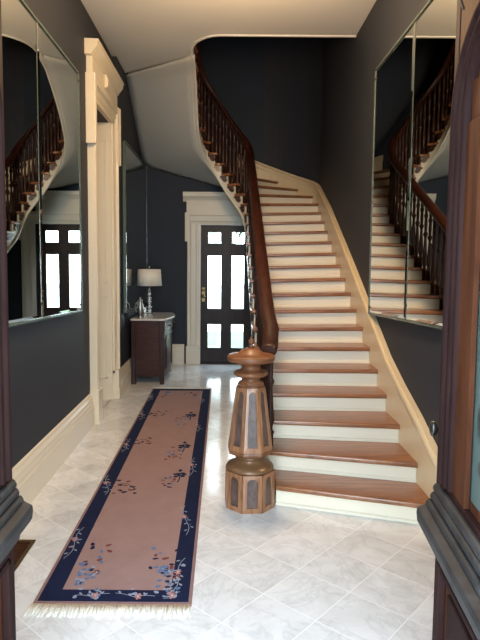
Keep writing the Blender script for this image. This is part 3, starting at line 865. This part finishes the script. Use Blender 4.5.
for yy in (ym - .22, ym + .22):
    bm = BM(); lathe(bm, [(.016, 0), (.007, .008), (.007, .02), (.016, .03), (.012, .038), (0, .04)], 0, 0, 0, 14)
    bmesh.ops.transform(bm, matrix=Matrix.Translation((bow(yy, .06, -.815) + .012, yy, .75)) @ Matrix.Rotation(R(90), 4, 'Y'), verts=bm.verts)
    obj('knob', bm, 'brass', dw)
for ya, yb in ((CY0 + .07, ym - .004), (ym + .004, CY1 - .07)):
    bm = BM(); on_bow(bm, ya, yb, .16, .675, -.005, .010); d_ = obj('door', bm, 'console', cb, bevel=.003)
    bm = BM()
    on_bow(bm, ya + .04, yb - .04, .20, .215, .008, .018); on_bow(bm, ya + .04, yb - .04, .62, .635, .008, .018)
    on_bow(bm, ya + .04, ya + .055, .215, .62, .008, .018, 2); on_bow(bm, yb - .055, yb - .04, .215, .62, .008, .018, 2)
    obj('door_moulding', bm, 'consoled', d_)
for yy in (CY0 + .03, CY1 - .03):
    bm = BM()
    pts = []
    for i in range(22):
        a = i / 21 * 3.2 * PI; r = .012 + .032 * (1 - i / 21); pts.append((-.785, yy + r * math.cos(a), .755 + r * math.sin(a)))
    tube(bm, pts, .009, 8)
    tube(bm, [(-.785, yy + .03, .74), (-.785, yy + .012, .68), (-.79, yy, .62), (-.792, yy, .56)], [.012, .011, .009, .004], 8)
    obj('carved_scroll', bm, 'pewter', cb)

# ------------------------------------------------------------------ lamp and things on the console
LXc, LYc, LZ = -1.03, 7.55, .862
lp = thing('table_lamp', (LXc, LYc, LZ), 'table lamp with cream drum shade and stacked crystal ball stem on the console', 'lamp')
bm = BM(); box(bm, LXc - .06, LXc + .06, LYc - .06, LYc + .06, LZ, LZ + .018); box(bm, LXc - .045, LXc + .045, LYc - .045, LYc + .045, LZ + .018, LZ + .032)
obj('base', bm, 'silver', lp, bevel=.003)
z = LZ + .032
for i in range(6):
    r = .031 - .0018 * i
    bm = BM(); lathe(bm, [(r * math.sin(PI * k / 10), r - r * math.cos(PI * k / 10)) for k in range(11)], LXc, LYc, z, 18)
    obj('crystal_ball', bm, 'crystal', lp)
    z += 2 * r - .004
    bm = BM(); lathe(bm, [(.012, 0), (.017, .004), (.012, .009)], LXc, LYc, z, 14); obj('collar', bm, 'silver', lp)
    z += .007
bm = BM(); lathe(bm, [(.006, 0), (.006, 1.515 - z), (.012, 1.52 - z), (.008, 1.535 - z), (0, 1.545 - z)], LXc, LYc, z, 10); obj('rod', bm, 'silver', lp)
bm = BM()
rA, rB, za, zb = .168, .152, 1.275, 1.495
lathe(bm, [(rA, za), (rB, zb), (rB - .004, zb), (rA - .004, za), (rA, za)], LXc, LYc, 0, 40)
for i in range(3):
    a = i * 2 * PI / 3; tube(bm, [(LXc, LYc, zb - .012), (LXc + (rB - .004) * math.cos(a), LYc + (rB - .004) * math.sin(a), zb - .012)], .002, 6)
obj('lamp_shade', bm, 'shade', lp)

ux, uy = -1.115, 7.30
jg = thing('silver_jug', (ux, uy, .862), 'tall tarnished silver lidded jug on the console beside the lamp', 'jug')
bm = BM(); lathe(bm, [(.036, 0), (.038, .008), (.03, .016), (.034, .03), (.041, .08), (.042, .13), (.036, .17), (.028, .195), (.026, .215), (.03, .225)], ux, uy, .862, 22)
obj('body', bm, 'pewter', jg)
bm = BM(); lathe(bm, [(.031, .222), (.03, .232), (.018, .245), (.008, .252), (.011, .262), (.007, .272), (0, .275)], ux, uy, .862, 18); obj('lid', bm, 'pewter', jg)
bm = BM(); tube(bm, [(ux - .028, uy + .005, .862 + .20), (ux - .062, uy + .008, .862 + .19), (ux - .072, uy + .01, .862 + .14), (ux - .06, uy + .008, .862 + .085), (ux - .038, uy + .004, .862 + .07)], .005, 8); obj('handle', bm, 'pewter', jg)
vx, vy = -1.07, 7.40
bm = BM(); lathe(bm, [(.022, 0), (.024, .006), (.016, .014), (.02, .03), (.022, .07), (.016, .105), (.012, .12), (.016, .135), (.012, .138), (0, .137)], vx, vy, .862, 18)
obj('bud_vase', bm, 'silver', None, label='small slender silver bud vase between the jug and the lamp', cat='vase')

# ------------------------------------------------------------------ open front doors
def front_leaf(name, E, d, nr, label, wide=.66, full=True):
    t = thing(name, (E[0], E[1], 0), label, 'door', kind='structure')
    def W(s, n, z): return (E[0] + d[0] * s + nr[0] * n, E[1] + d[1] * s + nr[1] * n, z)
    Hh = 2.80
    st = .04; cx = wide / 2
    bm = BM(); box(bm, 0, wide, -.05, -.018, .01, 1.0, rot=W)
    box(bm, 0, .20, -.05, -.018, 1.0, Hh, rot=W); box(bm, wide - .20, wide, -.05, -.018, 1.0, Hh, rot=W)
    box(bm, .20, wide - .20, -.05, -.018, 1.93, Hh, rot=W)
    obj('core', bm, 'frontflat', t)
    bm = BM()
    box(bm, 0, st, -.018, 0, .01, Hh, rot=W); box(bm, wide - st, wide, -.018, 0, .01, Hh, rot=W)
    box(bm, st, wide - st, -.018, 0, .01, .16, rot=W); box(bm, st, wide - st, -.018, 0, .74, .98, rot=W)
    obj('stile_frame', bm, 'frontdoor', t, bevel=.003)
    # spandrels above the arch
    ra, rz, spring = cx - st, .24, 1.99
    def arcpts(r1, r2, n=18): return [(cx - r1 * math.cos(PI * i / n), spring + r2 * math.sin(PI * i / n)) for i in range(n + 1)]
    bm = BM()
    ap = arcpts(ra, rz)
    for (sa, za), (sb, zb) in zip(ap, ap[1:]):
        hexa(bm, [W(sa, -.018, za), W(sb, -.018, zb), W(sb, -.002, zb), W(sa, -.002, za), W(sa, -.018, Hh), W(sb, -.018, Hh), W(sb, -.002, Hh), W(sa, -.002, Hh)])
    obj('spandrel', bm, 'frontflat', t)
    # arched bolection moulding, two ridges
    for ins, wd, hi in ((0, .034, .016), (.036, .026, .010), (.064, .02, .004)):
        bm = BM()
        pa = [(st + ins, .98)] + [(cx - (ra - ins) * math.cos(PI * i / 24), spring + (rz - ins * .75) * math.sin(PI * i / 24)) for i in range(25)] + [(wide - st - ins, .98)]
        pb = [(st + ins + wd, .98)] + [(cx - (ra - ins - wd) * math.cos(PI * i / 24), spring + (rz - (ins + wd) * .75) * math.sin(PI * i / 24)) for i in range(25)] + [(wide - st - ins - wd, .98)]
        rows = []
        for (a, za), (b, zb) in zip(pa, pb):
            row = []
            for f, h in ((0, -.018), (.0, hi * .5 - .004), (.25, hi), (.5, hi + .004), (.75, hi), (1, hi * .5 - .006), (1, -.018)):
                row.append(bm.verts.new(W(a + (b - a) * f, h, za + (zb - za) * f)))
            rows.append(row)
        for r1, r2 in zip(rows, rows[1:]):
            for k in range(6):
                f = bm.faces.new((r1[k], r1[k + 1], r2[k + 1], r2[k])); f.smooth = True
        obj('arch_moulding', bm, 'frontdoor', t)
    # flat sash frame and glass
    bm = BM()
    g0, g1 = .225, wide - .225
    box(bm, .118, g0, -.017, -.004, .98, 1.96, rot=W); box(bm, g1, wide - .118, -.017, -.004, .98, 1.96, rot=W)
    box(bm, g0, g1, -.017, -.004, 1.90, 1.96, rot=W); box(bm, .14, wide - .14, -.017, -.009, 1.965, 2.06, rot=W)
    obj('sash', bm, 'frontflat', t)
    bm = BM(); box(bm, .19, wide - .19, -.034, -.022, .98, 1.94, rot=W); gp = obj('glass_pane', bm, 'etched', t)
    bm = BM()
    for zc in (1.10, 1.30, 1.50, 1.70):
        for i in range(7):
            a = i * .9; leafc = (g0 + .045 + .018 * math.sin(a), zc + .022 * i)
            vs = [bm.verts.new(W(leafc[0] + .012 * math.cos(q * PI / 4), -.0215, leafc[1] + .016 * math.sin(q * PI / 4))) for q in range(8)]
            bm.faces.new(vs)
    obj('etched_pattern', bm, 'etchdark', gp, recalc=False)
    # weathered sill ledge
    bm = BM()
    sp = [(0, .775), (.016, .775), (.02, .80), (.045, .825), (.055, .84), (.058, .865), (.056, .880), (.03, .893), (0, .895)]
    prism(bm, sp, lambda u, v, w: W(w, u, v), -.004, wide)
    obj('ledge', bm, 'weather', t, bevel=.003)
    for n0, z0, rr in ((.026, .903, .012), (.013, .925, .013), (.004, .95, .015)):
        bm = BM(); tube(bm, [W(.004, n0 - .006, z0), W(.018, n0, z0), W(.33, n0, z0), W(wide - .01, n0, z0)], [rr * .75, rr, rr, rr], 10)
        obj('ledge_ridge', bm, 'weather', t)
    # lower raised panel
    bm = BM()
    w = .02
    for a in ((st, st + w, .16, .74), (wide - st - w, wide - st, .16, .74), (st, wide - st, .16, .16 + w), (st, wide - st, .74 - w, .74)):
        box(bm, a[0], a[1], -.018, .006, a[2], a[3], rot=W)
    obj('panel_moulding', bm, 'frontdoor', t, bevel=.004)
    bm = BM(); box(bm, st + .06, wide - st - .06, -.02, -.008, .22, .68, rot=W); obj('lower_panel', bm, 'frontdoor', t, bevel=.006)
    if full:
        bm = BM(); lathe(bm, [(.014, 0), (.014, .004), (.006, .006), (.006, .012), (.014, .016), (.019, .023), (.018, .029), (.01, .033), (0, .034)], 0, 0, 0, 20)
        nv = Vector((nr[0], nr[1], 0)); q = Vector((0, 0, 1)).rotation_difference(nv)
        for v in bm.verts: v.co = q @ v.co
        for v in bm.verts: v.co = Vector((v.co.x, v.co.y, v.co.z * 1.2))
        bmesh.ops.translate(bm, verts=bm.verts, vec=W(.016, 0, 1.125))
        obj('knob', bm, 'iron', t)
        # small incised zigzag in the spandrel
        bm = BM()
        zz = [(.03, 2.34), (.055, 2.32), (.035, 2.30), (.06, 2.27)]
        for (a, za), (b, zb) in zip(zz, zz[1:]):
            hexa(bm, [W(a - .003, -.0005, za), W(b - .003, -.0005, zb), W(b - .003, .001, zb), W(a - .003, .001, za), W(a + .003, -.0005, za + .003), W(b + .003, -.0005, zb + .003), W(b + .003, .001, zb + .003), W(a + .003, .001, za + .003)])
        obj('incised_carving', bm, 'dark', t)
    return t
a = R(6.1)
front_leaf('door_2', (.628, 1.6), (-math.sin(a), -math.cos(a)), (-math.cos(a), math.sin(a)), 'open dark wood front door leaf with green etched glass and knob, nearest the stairs')
front_leaf('door_3', (-.622, 1.6), (0, -1), (1, 0), 'open dark wood front door leaf by the floor register', full=False)

# ------------------------------------------------------------------ outside
bm = BM(); box(bm, -12, 12, YB + .31, 14.0, -.3, -.15)
struct('ground_garden', bm, 'lawn', 'green garden lawn beyond the back door', 'lawn')
bm = BM(); box(bm, -14, 14, 14.0, 44, -.3, -.15)
struct('ground_drive', bm, 'paving', 'pale driveway beyond the garden lawn', 'driveway')
tr = thing('garden_tree', (-1.9, 16.4, -.15), 'green tree outside, glimpsed through the top pane of the back door', 'tree')
bm = BM(); tube(bm, [(-1.9, 16.4, -.15), (-1.88, 16.4, 1.2), (-1.8, 16.4, 2.6)], [.16, .13, .10], 10); tube(bm, [(-1.85, 16.4, 1.9), (-1.2, 16.3, 2.5), (-.6, 16.2, 2.9)], [.08, .06, .03], 8)
obj('trunk', bm, 'bark', tr)
bm = BM()
for i in range(1700):
    th, ph, q = random.uniform(0, 2 * PI), math.acos(random.uniform(-1, 1)), random.uniform(.55, 1) ** .5
    c = Vector((-.85 + 1.5 * q * math.sin(ph) * math.cos(th), 16.4 + 1.2 * q * math.sin(ph) * math.sin(th), 2.95 + 1.2 * q * math.cos(ph)))
    u = Vector((random.gauss(0, 1), random.gauss(0, 1), random.gauss(0, 1))).normalized(); v = u.orthogonal().normalized(); l_ = random.uniform(.09, .16)
    bm.faces.new([bm.verts.new(c + a_) for a_ in (u * l_, v * l_ * .5, -u * l_, -v * l_ * .5)])
obj('foliage', bm, 'leaf', tr, recalc=False)
bm = BM(); box(bm, -8, 8, -12, YF - .01, -.12, -.02)
struct('ground_porch', bm, 'paving', 'pale porch paving before the front doorway', 'paving')

# ------------------------------------------------------------------ light
wd = bpy.data.worlds.new('sky'); scn.world = wd; wd.use_nodes = True
wn = wd.node_tree
bg = wn.nodes['Background']
SKY = 7.0
tc = nd(wn, 'ShaderNodeTexCoord'); sx = nd(wn, 'ShaderNodeSeparateXYZ'); wn.links.new(tc.outputs['Generated'], sx.inputs[0])
rp = nd(wn, 'ShaderNodeValToRGB')
rp.color_ramp.elements[0].position = 0; rp.color_ramp.elements[0].color = (.82, .93, 1, 1)
rp.color_ramp.elements[1].position = .8; rp.color_ramp.elements[1].color = (.62, .81, 1, 1)
wn.links.new(sx.outputs[2], rp.inputs[0]); wn.links.new(rp.outputs[0], bg.inputs[0])
bg.inputs[1].default_value = SKY

def portal(loc, rot, sx_, sy_):
    l = bpy.data.lights.new('portal', 'AREA'); l.shape = 'RECTANGLE'; l.size = sx_; l.size_y = sy_
    l.cycles.is_portal = True
    o = bpy.data.objects.new('daylight_portal', l); COL.objects.link(o); o.location = loc; o.rotation_euler = rot
portal((-.03, YF - .02, 1.48), (R(90), 0, 0), 1.22, 2.95)
portal((.015, YB + .22, 1.08), (R(-90), 0, 0), .83, 2.15)

l = bpy.data.lights.new('hall_lamp', 'POINT'); l.energy = 72; l.color = (1, .66, .36); l.shadow_soft_size = .2
o = bpy.data.objects.new('hall_pendant_light', l); COL.objects.link(o); o.location = (.1, 4.0, 3.3)

# ------------------------------------------------------------------ camera
cam = bpy.data.cameras.new('camera'); co = bpy.data.objects.new('camera', cam); COL.objects.link(co)
p, r = R(4.6), R(.45)
Rv, Fv, Uv = Vector((1, 0, 0)), Vector((0, math.cos(p), -math.sin(p))), Vector((0, math.sin(p), math.cos(p)))
R2 = math.cos(r) * Rv + math.sin(r) * Uv; U2 = -math.sin(r) * Rv + math.cos(r) * Uv
co.matrix_world = Matrix(((R2.x, U2.x, -Fv.x, 0), (R2.y, U2.y, -Fv.y, 0), (R2.z, U2.z, -Fv.z, 1.6), (0, 0, 0, 1)))
cam.sensor_fit = 'AUTO'; cam.sensor_width = 36; cam.lens = 560 / 640 * 36
cam.shift_x = (240 - 225.65) / 640; cam.shift_y = -(320 - 307.06) / 640
cam.clip_start = .05
scn.camera = co

scn.view_settings.view_transform = 'Standard'; scn.view_settings.look = 'None'
scn.view_settings.gamma = 1; scn.view_settings.use_curve_mapping = False
scn.view_settings.exposure = 1.25
cy = scn.cycles
cy.use_denoising = True
try: cy.denoiser = 'OPENIMAGEDENOISE'
except Exception: pass
cy.max_bounces = 10; cy.diffuse_bounces = 6; cy.glossy_bounces = 6; cy.transparent_max_bounces = 12
cy.caustics_reflective = False; cy.caustics_refractive = False
cy.sample_clamp_indirect = 6
